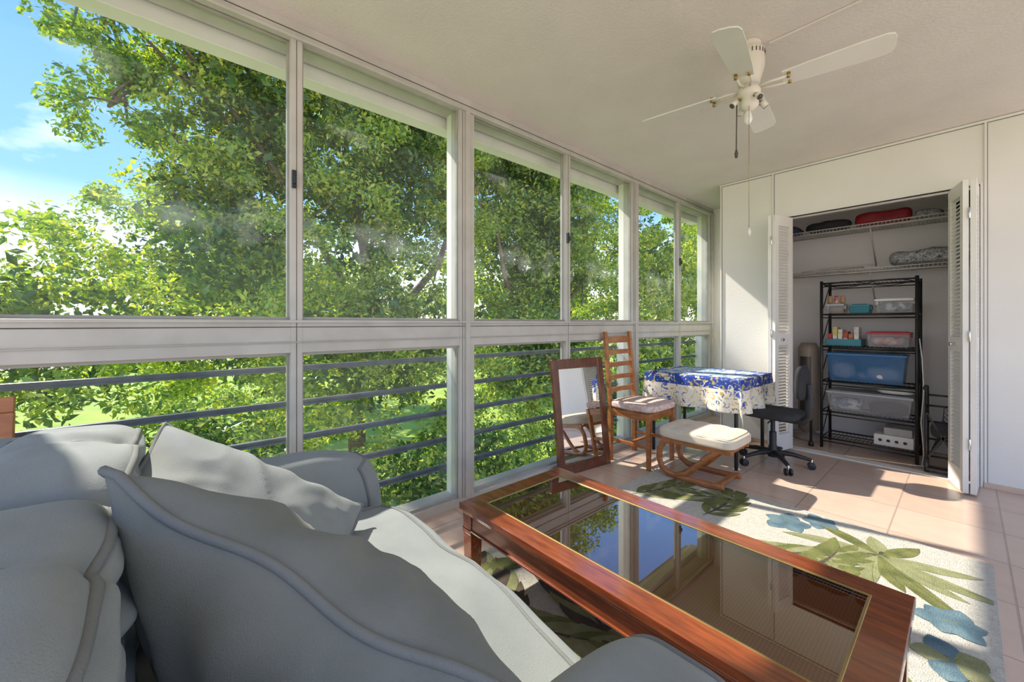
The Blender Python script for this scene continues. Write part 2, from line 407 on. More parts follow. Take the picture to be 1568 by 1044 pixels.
m_card=M('cardboard',(.45,.30,.17),rough=.85)
tub('blue_storage_bin',1.215,1.74,4.53,4.82,.61,.86,m_pblue,m_pblue2,[((1.33,4.62,.70),(.16,.15,.14),m_pwhite),((1.6,4.62,.69),(.22,.15,.12),m_pwhite),((1.48,4.60,.66),(.12,.10,.06),m_paper)])
tub('clear_storage_bin',1.215,1.78,4.52,4.82,.34,.52,m_pclear,m_plid,[((1.35,4.65,.40),(.22,.22,.10),m_paper),((1.62,4.65,.40),(.24,.22,.10),m_blkf)])
lump('white_plastic_bag',(1.67,4.66,.55),(.24,.20,.055),m_pwhite,amp=.01,fr=14)
tub('small_clear_bin',1.21,1.34,4.55,4.75,1.21,1.30,m_pclear,m_plid,[((1.275,4.65,1.245),(.1,.15,.05),m_card)])
tub('teal_container',1.37,1.51,4.56,4.76,1.21,1.29,m_teal,m_teal)
tub('clear_shoe_bin',1.54,1.78,4.55,4.80,1.21,1.33,m_pclear,m_pwhite,[((1.66,4.67,1.26),(.2,.18,.08),m_paper)])
tub('clear_red_bin',1.49,1.76,4.54,4.80,.92,1.05,m_pclear,m_redl,[((1.62,4.67,.97),(.22,.2,.08),m_rd)])
b=B('teal_tray')
b.box(1.21,1.46,4.53,4.78,.92,.925,m_teal)
for a in ((1.21,1.46,4.53,4.535),(1.21,1.46,4.775,4.78),(1.21,1.215,4.53,4.78),(1.455,1.46,4.53,4.78)): b.box(*a,.925,.98,m_teal)
b.done(.002)
cols=[(.6,.05,.05),(.75,.6,.2),(.8,.75,.6),(.5,.08,.05),(.5,.2,.08),(.75,.7,.65)]
for i in range(6):
    mm=M('box_print_%d'%i,cols[i],tuple(c*.6 for c in cols[i]),scale=30,rough=.5)
    b=B('snack_box');x=1.222+.037*i;h=.10+.06*((i*7)%4)/3
    b.box(x,x+.032,4.56,4.70,.927,.927+h,mm);b.box(x+.001,x+.031,4.559,4.561,.94,.94+h*.4,m_pwhite);b.done(.001)
for i in range(3):
    b=B('spice_jar');b.lathe((1.235+.045*i,4.60,1.302),[(.017,0),(.019,.01),(.019,.04),(.014,.05),(.016,.052),(.016,.068)],m_rd if i%2 else m_card,n=14);b.done()
b=B('white_electrical_box')
b.box(1.54,1.78,4.53,4.75,.10,.19,m_pwhite);b.box(1.60,1.77,4.55,4.73,.19,.25,m_alu2)
for k in range(4): b.cyl((1.58+.05*k,4.531,.145),(1.58+.05*k,4.524,.145),.012,m_black,n=12)
b.done(.004)
b=B('power_cord')
b.tube([(1.815,4.47,1.0),(1.83,4.45,.85),(1.84,4.44,.6),(1.825,4.44,.35),(1.84,4.45,.1),(1.83,4.43,.01),(1.75,4.40,.01)],.004,m_pwhite,n=6);b.done()
b=B('folding_walker_cart')
for x in (1.86,2.03):
    b.tube([(x,4.36,.05),(x,4.36,.60),(x,4.34,.64),(x,4.24,.64)],.012,m_blackm,n=8)
    b.tube([(x,4.29,.06),(x,4.29,.42),(x,4.355,.50)],.010,m_blackm,n=8)
    b.tube([(x,4.24,.64),(x,4.31,.645)],.016,m_black,n=8)
    b.cyl((x-.012,4.33,.065),(x+.012,4.33,.065),.065,m_black,n=20);b.cyl((x-.014,4.33,.065),(x+.014,4.33,.065),.025,m_chrome,n=12)
for z in (.12,.25,.38,.5,.58): b.cyl((1.86,4.36,z),(2.03,4.36,z),.008,m_blackm,n=6)
b.box(1.86,2.03,4.26,4.35,.035,.05,m_black)
b.beam((1.86,4.30,.10),(2.03,4.30,.45),.008,.014,m_blackm);b.beam((2.03,4.30,.10),(1.86,4.30,.45),.008,.014,m_blackm)
for k in range(8): b.tube([(1.87+.01*k,4.345,.12+.03*k),(1.95,4.33,.26+.035*k),(2.03,4.345,.16+.03*k)],.006,m_black,n=6)
b.rbox((1.945,4.32,.33),(.13,.05,.12),m_blkf,n=3,N=8)
b.done()
b=B('tower_fan');b.lathe((1.04,4.75,0),[(.13,0),(.13,.02),(.05,.05),(.05,.08),(.085,.09),(.085,.88),(.06,.93)],M('tower_fan_plastic',(.33,.27,.22),rough=.4))
for k in range(18): b.cyl((.99+.005*k,4.662+abs(k-9)*.0012,.2),(.99+.005*k,4.662+abs(k-9)*.0012,.8),.0015,m_black,n=4)
b.done()
b=B('walking_cane');b.tube([(1.12,4.46,0),(1.12,4.46,.52),(1.11,4.46,.56),(1.08,4.46,.575),(1.05,4.46,.55)],.011,m_black);b.lathe((1.12,4.46,0),[(.022,0),(.02,.03),(.012,.05)],m_black,n=12);b.done()

# ------------------------------------------------------------ ceiling fan
b=B('ceiling_fan');fx,fy=1.345,2.195;m=m_fan
b.lathe((fx,fy,H),[(.050,0),(.052,-.012),(.046,-.03),(.062,-.04),(.068,-.05),(.068,-.12),(.062,-.15),(.052,-.18),(.046,-.21)],m)
for k in range(24):
    a=2*math.pi*k/24; b.cyl((fx+.0685*math.cos(a),fy+.0685*math.sin(a),H-.055),(fx+.0685*math.cos(a),fy+.0685*math.sin(a),H-.075),.0025,m_dark,n=5)
zb=H-.235
b.lathe((fx,fy,zb-.01),[(.045,.03),(.052,0),(.046,-.02),(.036,-.03),(.042,-.04),(.042,-.065),(.030,-.08),(.016,-.09)],m)
for q in range(4):
    a=math.radians(9+90*q);d=Vector((math.cos(a),math.sin(a),0));n_=Vector((-d.y,d.x,0))
    for sg in (-1,1):
        b.tube([Vector((fx,fy,zb+.005))+d*.04+n_*.010*sg,Vector((fx,fy,zb+.002))+d*.09+n_*.026*sg,Vector((fx,fy,zb))+d*.16+n_*.028*sg],.0065,m,n=6)
        b.cyl(Vector((fx,fy,zb-.008))+d*.165+n_*.028*sg,Vector((fx,fy,zb+.014))+d*.165+n_*.028*sg,.008,m_brass,n=8)
    L0=.14
    out=[(L0,-.043),(.24,-.050),(.42,-.057),(.50,-.057),(.524,-.046),(.532,-.02),(.532,.02),(.524,.046),(.50,.057),(.42,.057),(.24,.050),(L0,.043)]
    top=[]
    for z in (.006,0):
        for l,w in out: top.append(Vector((fx,fy,zb+.008+z-w*.22))+d*l+n_*w)
    K=len(out)
    b.add(top,[tuple(range(K)),tuple(range(2*K-1,K-1,-1))]+[(i,K+i,K+(i+1)%K,(i+1)%K) for i in range(K)],m_blade)
zk=zb-.05
for q in range(4):
    a=math.radians(50+90*q);d=Vector((math.cos(a),math.sin(a),0));c0=Vector((fx,fy,zk))
    b.tube([c0+d*.03,c0+d*.052+Vector((0,0,.01)),c0+d*.068+Vector((0,0,-.005))],.006,m_brass,n=8)
    b.cyl(c0+d*.062,c0+d*.085+Vector((0,0,-.024)),.011,m,r1=.016,n=14)
    b.cyl(c0+d*.085+Vector((0,0,-.024)),c0+d*.087+Vector((0,0,-.026)),.013,m_dark,n=14)
b.lathe((fx-.005,fy,zk-.045),[(.012,0),(.016,-.02),(.020,-.04),(.018,-.055),(.008,-.07)],m_bulb,n=16)
b.tube([(fx-.045,fy-.03,zk-.01),(fx-.047,fy-.032,H-.52)],.003,m_dark,n=5);b.lathe((fx-.047,fy-.032,H-.56),[(.004,.04),(.009,.02),(.006,0)],m_dark,n=10)
b.tube([(fx+.01,fy-.03,zk-.01),(fx+.01,fy-.03,H-.92)],.0012,m_brass,n=5);b.lathe((fx+.01,fy-.03,H-.96),[(.003,.04),(.009,.02),(.006,0)],m_blade,n=10)
b.done()
b=B('ceiling_conduit');b.box(fx+.07,3.6,fy+.055,fy+.067,H-.010,H-.001,m_ceil);b.done(.002)

# ------------------------------------------------------------ coffee table
b=B('coffee_table');x0,x1,y0,y1,zt=.607,1.965,.967,1.605,.345
zb=.014;fw=.085
def ring(z0,z1,ins,w,mat):
    b.box(x0+ins,x1-ins,y0+ins,y0+ins+w,z0,z1,mat);b.box(x0+ins,x1-ins,y1-ins-w,y1-ins,z0,z1,mat)
    b.box(x0+ins,x0+ins+w,y0+ins+w,y1-ins-w,z0,z1,mat);b.box(x1-ins-w,x1-ins,y0+ins+w,y1-ins-w,z0,z1,mat)
ring(zt-.028,zt,0,fw,m_cherry);ring(zt-.042,zt-.028,.010,.06,m_cherry);ring(zt-.10,zt-.042,.016,.03,m_cherry);ring(zt-.108,zt-.10,.010,.04,m_cherry)
for sx in (0,1):
    for sy in (0,1):
        cx=(x0+.042) if sx==0 else (x1-.042);cy=(y0+.042) if sy==0 else (y1-.042)
        b.taper((cx,cy),.05,.05,.062,.062,zb,zt-.04,m_cherry)
        b.box(cx-.032,cx+.032,cy-.032,cy+.032,zt-.125,zt-.1,m_cherry)
ring(zt-.004,zt+.001,fw-.002,.008,m_brass)
b.box(x0+fw,x1-fw,y0+fw,y1-fw,zt-.026,zt-.02,m_cane)
b.add([(x0+fw+.006,y0+fw+.006,zt-.002),(x1-fw-.006,y0+fw+.006,zt-.002),(x1-fw-.006,y1-fw-.006,zt-.002),(x0+fw+.006,y1-fw-.006,zt-.002)],[(0,1,2,3)],glassmat('table_glass',(.86,.82,.76),3.4))
b.done(.004,3)

# ------------------------------------------------------------ rug
b=B('floral_rug')
rX0,rX1,rY0,rY1=.50,2.14,.76,2.87
b.box(rX0,rX1,rY0,rY1,0.0005,.010,m_rug)
zl=[.0113]
def rleaf(x,y,ang,L,W,mat,bend=0.0):
    a=math.radians(ang);n=9;z=zl[0];zl[0]+=.000008
    lr=[]
    for i in range(n+1):
        t=i/n;aa=a+bend*t;px=x+L*t*math.cos(a+bend*t*.5);py=y+L*t*math.sin(a+bend*t*.5)
        w=W*.5*math.sin(math.pi*min(1,t*.97+.02))**.8
        for sg in (-1,0,1): lr.append((min(rX1-.01,max(rX0+.01,px-sg*w*math.sin(aa))),min(rY1-.01,max(rY0+.01,py+sg*w*math.cos(aa))),z+(.0008 if sg==0 else 0)))
    fs=[]
    for i in range(n):
        for k in (0,1): q=i*3+k; fs.append((q,q+3,q+4,q+1))
    b.add(lr,fs,mat,True)
def frond(x,y,ang,L,mat,mat2,n=7,lw=.05,ll=.22,bend=.5):
    a0=math.radians(ang)
    for i in range(n):
        t=(i+.6)/n;a=a0+bend*t;px=x+L*t*math.cos(a0+bend*t*.5);py=y+L*t*math.sin(a0+bend*t*.5)
        for sg in (-1,1):
            rleaf(px,py,math.degrees(a)+sg*(48-20*t),ll*(1-.5*abs(t-.4)),lw,mat if (i+ (sg>0))%3 else mat2,bend=-sg*.5)
    rleaf(x,y,ang,L,.018,m_br,bend)
def flower(x,y,r,mat,mat2,n=6,ph=0):
    for k in range(n): rleaf(x,y,ph+360*k/n,r*(1 if k%2 else .85),r*.75,mat if k%2 else mat2,.3)
    for k in range(4): rleaf(x,y,ph+20+90*k,r*.25,r*.12,m_ol)
for k,(an,l) in enumerate([(5,.34),(50,.25),(95,.20),(140,.32),(185,.38),(225,.30),(262,.34),(300,.50),(335,.42),(282,.30),(318,.34)]):
    rleaf(1.78,2.58,an,l,.075,m_ol if k%2 else m_gn,.35); rleaf(1.78,2.58,an+2,l*.9,.012,m_br if k%2 else m_ol,.35)
flower(1.78,2.58,.05,m_br,m_ol,5)
flower(1.40,2.62,.13,m_bl,m_bl,5,20);flower(1.52,2.76,.10,m_bl,m_bl,5,50)
frond(.62,2.30,60,.48,m_ol,m_gn,7);frond(1.05,2.35,75,.45,m_ol,m_ol,6);frond(1.25,2.15,20,.5,m_gn,m_ol,7)
frond(1.15,2.72,200,.4,m_ol,m_gn,5)
frond(.62,1.85,20,.5,m_ol,m_gn,7);flower(.95,2.02,.13,m_bl,m_bl,6);frond(1.55,2.15,60,.35,m_ol,m_ol,5)
flower(2.02,2.20,.11,m_bl,m_bl,6,10);flower(2.03,1.95,.12,m_bl,m_gn,5,40);frond(1.75,1.75,80,.5,m_gn,m_ol,7);frond(2.05,1.3,100,.45,m_ol,m_gn,7)
frond(1.05,.85,140,.55,m_br,m_gn,9,.06,.26);frond(1.30,1.15,150,.6,m_br,m_gn,9,.055,.24);flower(.87,1.32,.10,m_bl,m_bl,5)
rleaf(.58,1.02,70,.32,.10,m_ol,-.3);rleaf(.60,1.25,40,.28,.09,m_ol,.3);frond(.8,.95,10,.45,m_gn,m_ol,7);frond(1.4,.9,50,.5,m_ol,m_gn,7);frond(1.0,1.5,-10,.6,m_ol,m_gn,7)
frond(1.6,1.3,60,.5,m_br,m_gn,8)
b.done()

# ------------------------------------------------------------ sofa
def folds(axis,fa,amp):
    def f(w,nn):
        p=Vector((w.x*3,w.y*3,w.z*3));p[axis]*=fa
        q=noise.noise(p);q2=noise.noise(p*2.3+Vector((5,5,5)))
        return amp*(1-abs(q)*3.2)+amp*.5*q2
    return f
b=B('gray_sofa')
b.rbox((1.13,.16,.18),(1.50,.82,.34),m_sofa,n=14,N=16,disp=folds(0,4,.006))
b.rbox((1.13,-.31,.44),(1.54,.22,.82),m_sofa,n=7,N=18,disp=folds(0,3,.008))
for cx,w,hh in ((.475,.21,.61),(1.785,.23,.635)):
    b.rbox((cx,.18,.03+hh/2),(w,.94,hh),m_sofa,n=4.5,N=36,disp=folds(2,1.5,.007),pipe=[(1,1)],pipemat=m_pipe,pr=.006)
b.rbox((1.12,.26,.375),(1.10,.80,.19),m_sofa,n=7,N=40,disp=folds(1,1.6,.010),pipe=[(2,1)],pipemat=m_pipe,pr=.005)
for cx in (.83,1.41):
    base=folds(2,4,.008)
    def dsp(w,nn,cx=cx):
        k=0
        for sx in (cx-.01,cx-.29,cx+.29): k+=math.exp(-abs(w.x-sx)/.10)
        ph=2*math.pi*w.z/.062+5*noise.noise(Vector((w.x*5,w.y*5,w.z*4)))
        return base(w,nn)+.0085*k*math.sin(ph)-.012*math.exp(-((w.x-cx)/.03)**2)*(1 if nn.y>0 or nn.z>.3 else 0)
    b.rbox((cx,-.155,.655),(.58,.24,.44),m_sofa,n=4.6,N=76,disp=dsp,pipe=[(1,1),(1,-1)],pipemat=m_pipe,pr=.007)
    b.tube([(cx+.01*math.sin(t*5),-.155+.112*math.sin(t)**.9+.004,.655+.214*math.cos(t)) for t in np.linspace(.05,2.6,30)],.009,m_sofa,n=8)
b.done()
def pillow(name,c,X,Z,w,h,t,mat,seed,pm,wrk=1.0):
    X=Vector(X).normalized();Z=Vector(Z);Z=(Z-X*Z.dot(X)).normalized();Y=Z.cross(X)
    R=Matrix((X,Y,Z)).transposed().to_4x4()
    b=B(name);b.T=Matrix.Translation(Vector(c))@R
    def outline(u,v):
        k=.11
        return (w/2*u*(1-k*math.cos(v*math.pi/2)),h/2*v*(1-k*math.cos(u*math.pi/2)))
    for sg in (-1,1):
        def fn(a,bb,sg=sg):
            u=math.sin((a-.5)*math.pi)*1.0;v=math.sin((bb-.5)*math.pi)
            x,z=outline(u,v)
            th=t/2*max(0,(1-abs(u)**2.2)*(1-abs(v)**2.2))**.55
            e=max(0,(1-u*u)*(1-v*v))**.35
            r=noise.noise(Vector((x*6+seed,z*6,sg)))*.022+ (1-abs(noise.noise(Vector((x*7+seed*2,z*4+x*3,sg*3))))*3)*.015
            e2=max(abs(u),abs(v))
            r+=.014*math.cos(math.atan2(v,u)*13+seed+3*noise.noise(Vector((u*2,v*2,seed))))*(e2**3)
            r+=.005*noise.noise(Vector((x*22+seed,z*9,sg*2)))
            return (x,sg*(th+r*e*wrk),z)
        b.surf(fn,90,90,mat)
    loop=[]
    for a0,b0,a1,b1 in ((-1,-1,1,-1),(1,-1,1,1),(1,1,-1,1),(-1,1,-1,-1)):
        for k in range(30):
            f=k/30;x,z=outline(a0+(a1-a0)*f,b0+(b1-b0)*f);loop.append((x,.008*math.sin(k*.45),z))
    b.tube(loop,.007,pm,8,closed=True)
    return b.done()
A=Vector((1.26,-.045,.885));Bp=Vector((1.73,.31,.67));X=(Bp-A)
up=Vector((.42,-.42,1));up=(up-X.normalized()*up.dot(X.normalized())).normalized()
pillow('throw_pillow',(A+Bp)/2-up*.205,X,up,.67,.46,.26,m_pillow,3,m_pipe)
A=Vector((.665,.0,.83));Bp=Vector((.77,.47,.515));X=(Bp-A);up=Vector((-.66,.18,.42));up=(up-X.normalized()*up.dot(X.normalized())).normalized()
pillow('throw_pillow',(A+Bp)/2-up*.20,X,up,.60,.46,.25,m_sofa,5,m_pipe,.65)

# ------------------------------------------------------------ leaning picture frame (far left)
b=B('wooden_picture_frame')
b.T=Matrix.Translation((.13,-.66,0))@Matrix.Rotation(math.radians(-7),4,'Y')
for a in ((-.30,.30,.0,.05),(-.30,.30,.84,.89)): b.box(0,.025,a[0],a[1],a[2],a[3],m_teak)
for a in ((-.30,-.25),(.25,.30)): b.box(0,.025,a[0],a[1],.05,.84,m_teak)
b.box(.006,.012,-.25,.25,.05,.84,m_card);b.done(.004)

# ------------------------------------------------------------ mirror
b=B('framed_mirror')
p0=Vector((.10,2.17,0));p1=Vector((.17,2.70,0));d=(p1-p0).normalized();L=(p1-p0).length
nrm=Vector((d.y,-d.x,0)); tilt=math.radians(6.5)
Zv=(Vector((0,0,1))*math.cos(tilt)-nrm*math.sin(tilt))
b.T=Matrix.Translation(p0)@Matrix((d,Zv.cross(d),Zv)).transposed().to_4x4()
hh=.85;fw=.062
b.box(0,fw,-.015,.015,0,hh,m_mframe);b.box(L-fw,L,-.015,.015,0,hh,m_mframe);b.box(fw,L-fw,-.015,.015,0,fw+.01,m_mframe);b.box(fw,L-fw,-.015,.015,hh-fw-.01,hh,m_mframe)
b.box(fw-.002,L-fw+.002,-.006,.006,fw+.008,hh-fw-.008,m_mirror)
b.done(.006,3)

# ------------------------------------------------------------ dining chair
b=B('dining_chair')
cx0,cx1,cy0,cy1=.09,.485,2.76,3.16
w=.034
for y in (cy0+.02,cy1-.02):
    b.beam((cx0+.03,y,0),(cx0+.03,y,.44),w,w,m_teak); b.beam((cx0+.03,y,.44),(cx0-.025,y,1.05),w*.85,w*.95,m_teak)
    b.taper((cx1-.02,y),.028,.028,.036,.036,0,.43,m_teak)
    b.beam((cx0+.03,y,.17),(cx1-.02,y,.17),.016,.026,m_teak)
    b.beam((cx0+.03,y,.40),(cx1-.02,y,.40),.02,.055,m_teak)
b.beam(((cx0+cx1)/2,cy0+.02,.17),((cx0+cx1)/2,cy1-.02,.17),.026,.016,m_teak)
for x in (cx0+.03,cx1-.02): b.beam((x,cy0+.02,.40),(x,cy1-.02,.40),.02,.055,m_teak)
for k in range(5):
    z=.56+.105*k;x=cx0+.03-.055*(z-.44)/.61;hh=.04 if k<4 else .055
    P=[(x-.022*math.sin(math.pi*t),cy0+.025+(cy1-cy0-.05)*t,z) for t in np.linspace(0,1,9)]
    for i in range(8): b.beam(P[i],P[i+1],.013,hh,m_teak)
b.rbox(((cx0+cx1)/2+.02,(cy0+cy1)/2,.462),(cx1-cx0-.0,cy1-cy0+.02,.06),m_cush,n=6,N=12)
b.done(.003)

# ------------------------------------------------------------ ottoman
b=B('footstool')
for y in (2.76,3.06):
    P=[(.66,.275),(.60,.26),(.565,.20),(.56,.13),(.58,.07),(.63,.036),(.72,.027),(.84,.030),(.96,.036),(1.01,.045)]
    b.tube([(x,y,z) for x,z in P],.016,m_teak,n=10,flat=1.4)
    P=[(.68,.034),(.76,.06),(.83,.13),(.90,.21),(.97,.27)]
    b.tube([(x,y,z) for x,z in P],.015,m_teak,n=10,flat=1.3)
    b.beam((.58,y,.278),(1.06,y,.278),.022,.035,m_teak)
for x,z in ((.60,.278),(1.04,.278),(.70,.034),(.97,.045)): b.beam((x,2.76,z),(x,3.06,z),.03,.018,m_teak)
b.rbox((.82,2.91,.33),(.53,.40,.075),m_cush2,n=6,N=24,disp=lambda w,nn:.008*abs(math.sin((w.x-.55)*math.pi/.13)) if nn.z>.3 else 0,pipe=[(2,1)],pr=.004)
b.done(.002)

# ------------------------------------------------------------ table with cloth
b=B('folding_table')
tx0,tx1,ty0,ty1,tz=.17,.95,3.24,3.93,.695
b.box(tx0,tx1,ty0,ty1,tz-.03,tz-.004,m_teak)
for x in (tx0+.05,tx1-.05):
    for y in (ty0+.05,ty1-.05): b.cyl((x,y,0),(x,y,tz-.03),.014,m_blackm,n=10)
b.done(.003)
b=B('floral_tablecloth')
dr=.26;cx,cy=(tx0+tx1)/2,(ty0+ty1)/2;hw,hd=(tx1-tx0)/2,(ty1-ty0)/2
def cloth(u,v):
    a=(u*2-1)*(hw+dr);c=(v*2-1)*(hd+dr)
    da=max(0,abs(a)-hw);dc=max(0,abs(c)-hd);sa=1 if a>0 else -1;sc=1 if c>0 else -1
    x=min(hw,abs(a))*sa;y=min(hd,abs(c))*sc
    drop=math.hypot(da,dc)
    if drop<=0: return (cx+x,cy+y,tz+.001+.0015*noise.noise(Vector((a*8,c*8,0))))
    fl=.008+.05*drop
    if da>0 and dc>0:
        th=math.atan2(dc,da); wv=.05*drop*math.cos(4*th+2)
        x+=sa*math.cos(th)*(fl+wv);y+=sc*math.sin(th)*(fl+wv)
    else:
        s=(c if da>0 else a); wv=drop*.11*math.sin(s*22+ (1 if da>0 else 2.3))
        if da>0:x+=sa*(fl+wv)
        else:y+=sc*(fl+wv)
    return (cx+x,cy+y,tz-drop*.97)
def cm(u,v):
    a=abs(u*2-1)*(hw+dr);c=abs(v*2-1)*(hd+dr);e=max(a-hw,c-hd)
    if e<-.07: return m_cl_top
    if e<.08: return m_cl_mid
    return m_cl_hem
b.surf(cloth,110,110,m_cl_top,True,cm)
ob=b.done();md=ob.modifiers.new('thick','SOLIDIFY');md.thickness=.0015

# ------------------------------------------------------------ office chair
b=B('office_chair');ox,oy=1.04,3.66
for k in range(5):
    a=math.radians(20+72*k);d=Vector((math.cos(a),math.sin(a),0));o=Vector((ox,oy,0))
    b.tube([o+Vector((0,0,.10)),o+d*.13+Vector((0,0,.095)),o+d*.25+Vector((0,0,.07))],[.022,.018,.013],m_black,n=8)
    t=Vector((-d.y,d.x,0))
    for sg in (-1,1): b.cyl(o+d*.25+t*sg*.008+Vector((0,0,.026)),o+d*.25+t*sg*.024+Vector((0,0,.026)),.026,m_black,n=16)
    b.cyl(o+d*.25+Vector((0,0,.03)),o+d*.25+Vector((0,0,.075)),.008,m_chrome,n=8)
b.lathe((ox,oy,.06),[(.035,0),(.038,.03),(.03,.08),(.025,.1),(.025,.2),(.016,.2),(.016,.32)],m_black,n=16)
b.box(ox-.09,ox+.12,oy-.07,oy+.07,.36,.385,m_blackm)
b.rbox((ox,oy,.41),(.38,.38,.065),m_blkf,n=4.5,N=12)
b.tube([(ox+.08,oy,.37),(ox+.20,oy,.37),(ox+.235,oy,.41),(ox+.24,oy,.55),(ox+.23,oy,.66)],.012,m_black,n=8,flat=2.2)
b.rbox((ox+.195,oy,.67),(.055,.30,.26),m_blkf,n=3.0,N=12)
b.tube([(ox+.02,oy-.07,.375),(ox+.02,oy-.19,.36)],.006,m_black,n=6)
b.done(.003)

# ------------------------------------------------------------ exterior: lawn, trees
m_lawn=M('lawn_grass',(.36,.46,.06),(.22,.34,.04),scale=.6,rough=.95,bump=.5,bscale=5)
b=B('lawn_ground')
def lw(u,v):
    x=-1.2-70*u;y=-50+120*v; return (x,y,-4.5+.4*noise.noise(Vector((x*.1,y*.1,0))))
b.surf(lw,60,80,m_lawn);b.done()
def leafmat(name,c1,c2,c3,tr=.5):
    m,nt,bs=newmat(name);nt.nodes.remove(bs);out=nt.nodes.get('Material Output')
    g=nt.nodes.new('ShaderNodeNewGeometry');r=nt.nodes.new('ShaderNodeValToRGB')
    r.color_ramp.elements[0].color=(*c1,1);r.color_ramp.elements[1].color=(*c3,1);e=r.color_ramp.elements.new(.5);e.color=(*c2,1)
    nt.links.new(g.outputs['Random Per Island'],r.inputs[0])
    d=nt.nodes.new('ShaderNodeBsdfDiffuse');t=nt.nodes.new('ShaderNodeBsdfTranslucent');mx=nt.nodes.new('ShaderNodeMixShader');mx.inputs[0].default_value=tr
    nt.links.new(r.outputs[0],d.inputs[0])
    mul=nt.nodes.new('ShaderNodeMix');mul.data_type='RGBA';mul.blend_type='MULTIPLY';mul.inputs[0].default_value=1;mul.inputs[7].default_value=(1.5,1.35,.3,1)
    nt.links.new(r.outputs[0],mul.inputs[6]);nt.links.new(mul.outputs[2],t.inputs[0])
    nt.links.new(d.outputs[0],mx.inputs[1]);nt.links.new(t.outputs[0],mx.inputs[2])
    gl=nt.nodes.new('ShaderNodeBsdfGlossy');gl.inputs['Roughness'].default_value=.45
    m2=nt.nodes.new('ShaderNodeMixShader');m2.inputs[0].default_value=.05
    nt.links.new(mx.outputs[0],m2.inputs[1]);nt.links.new(gl.outputs[0],m2.inputs[2]);nt.links.new(m2.outputs[0],out.inputs[0])
    return m
m_leaf=leafmat('tree_leaf',(.14,.25,.04),(.27,.44,.07),(.50,.60,.10))
m_leafd=leafmat('tree_leaf_dark',(.07,.17,.045),(.14,.29,.065),(.26,.41,.09))
m_leafy=leafmat('tree_leaf_yellow',(.34,.45,.07),(.50,.57,.10),(.62,.64,.14))
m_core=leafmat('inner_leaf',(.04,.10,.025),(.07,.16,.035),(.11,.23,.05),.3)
m_bark=M('tree_bark',(.14,.10,.075),(.24,.19,.14),scale=12,rough=.95,bump=.8,bscale=30)
def leaves(centers,rad,nl,size,flat=.7):
    n=len(centers);k=rng.integers(0,n,nl)
    d=rng.normal(size=(nl,3));d/=np.linalg.norm(d,axis=1)[:,None]
    r=rad[k][:,None]*(rng.random((nl,1))**.45)
    P=centers[k]+d*r*np.array([1,1,flat])
    nrm=rng.normal(size=(nl,3))+np.array([0,0,.6])+d*.5;nrm/=np.linalg.norm(nrm,axis=1)[:,None]
    a=np.cross(nrm,rng.normal(size=(nl,3)));a/=np.linalg.norm(a,axis=1)[:,None];bb=np.cross(nrm,a)
    L=(size*(.6+.8*rng.random((nl,1))))*.5
    V=np.stack([P-a*L,P+bb*L*.48+nrm*L*.15,P+a*L,P-bb*L*.48+nrm*L*.15],axis=1).reshape(-1,3)
    return V
def tree(name,ells,nclump,nl,size,mats,trunk=None,inner=0,crad=(.35,.8),pow_=.4):
    vol=np.array([e[3]*e[4]*e[5] for e in ells])**.8;vol/=vol.sum()
    cs=[];ic=[]
    for e,p in zip(ells,vol):
        n=max(3,int(nclump*p));d=rng.normal(size=(n,3));d/=np.linalg.norm(d,axis=1)[:,None]
        r=rng.random((n,1))**pow_
        cs.append(np.array(e[:3])+d*r*np.array(e[3:6]))
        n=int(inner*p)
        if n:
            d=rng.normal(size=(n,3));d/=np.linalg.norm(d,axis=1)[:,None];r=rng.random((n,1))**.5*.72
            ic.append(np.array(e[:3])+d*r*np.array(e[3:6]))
    cs=np.concatenate(cs);rad=rng.uniform(crad[0],crad[1],len(cs))
    V=leaves(cs,rad,nl,size)
    if ic:
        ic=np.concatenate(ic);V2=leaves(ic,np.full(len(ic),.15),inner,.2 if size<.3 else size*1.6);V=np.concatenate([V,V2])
    ntot=len(V)//4
    me=bpy.data.meshes.new(name);nv=len(V)
    tb=B('tmp')
    if trunk:
        for pts,r0,r1 in trunk:
            N=len(pts);tb.tube(pts,[r0+(r1-r0)*i/(N-1) for i in range(N)],m_bark,n=8)
        allp=[Vector(p) for tr in trunk for p in tr[0][1:]]
        cnt=0
        for c in cs[rng.permutation(len(cs))]:
            c=Vector(c);s=min(allp,key=lambda q:(q-c).length)
            if (s-c).length>2.4: continue
            q1=s.lerp(c,.33)+Vector(rng.normal(size=3)*.15);q2=s.lerp(c,.66)+Vector(rng.normal(size=3)*.15)
            tb.tube([s,q1,q2,c],[.03,.022,.014,.006],m_bark,n=5);cnt+=1
            if cnt>30: break
    tv=np.array(tb.v) if tb.v else np.zeros((0,3))
    allv=np.concatenate([V,tv])
    faces=[tuple(range(4*i,4*i+4)) for i in range(ntot)]+[tuple(j+nv for j in f) for f in tb.f]
    me.from_pydata(allv.tolist(),[],faces)
    for mt in list(mats)+[m_bark,m_core]: me.materials.append(mt)
    nm=len(mats)
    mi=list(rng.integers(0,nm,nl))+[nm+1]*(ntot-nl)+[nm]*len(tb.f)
    me.polygons.foreach_set('material_index',np.array(mi,dtype=np.int32));me.update()
    ob=bpy.data.objects.new(name,me);C.objects.link(ob);return ob
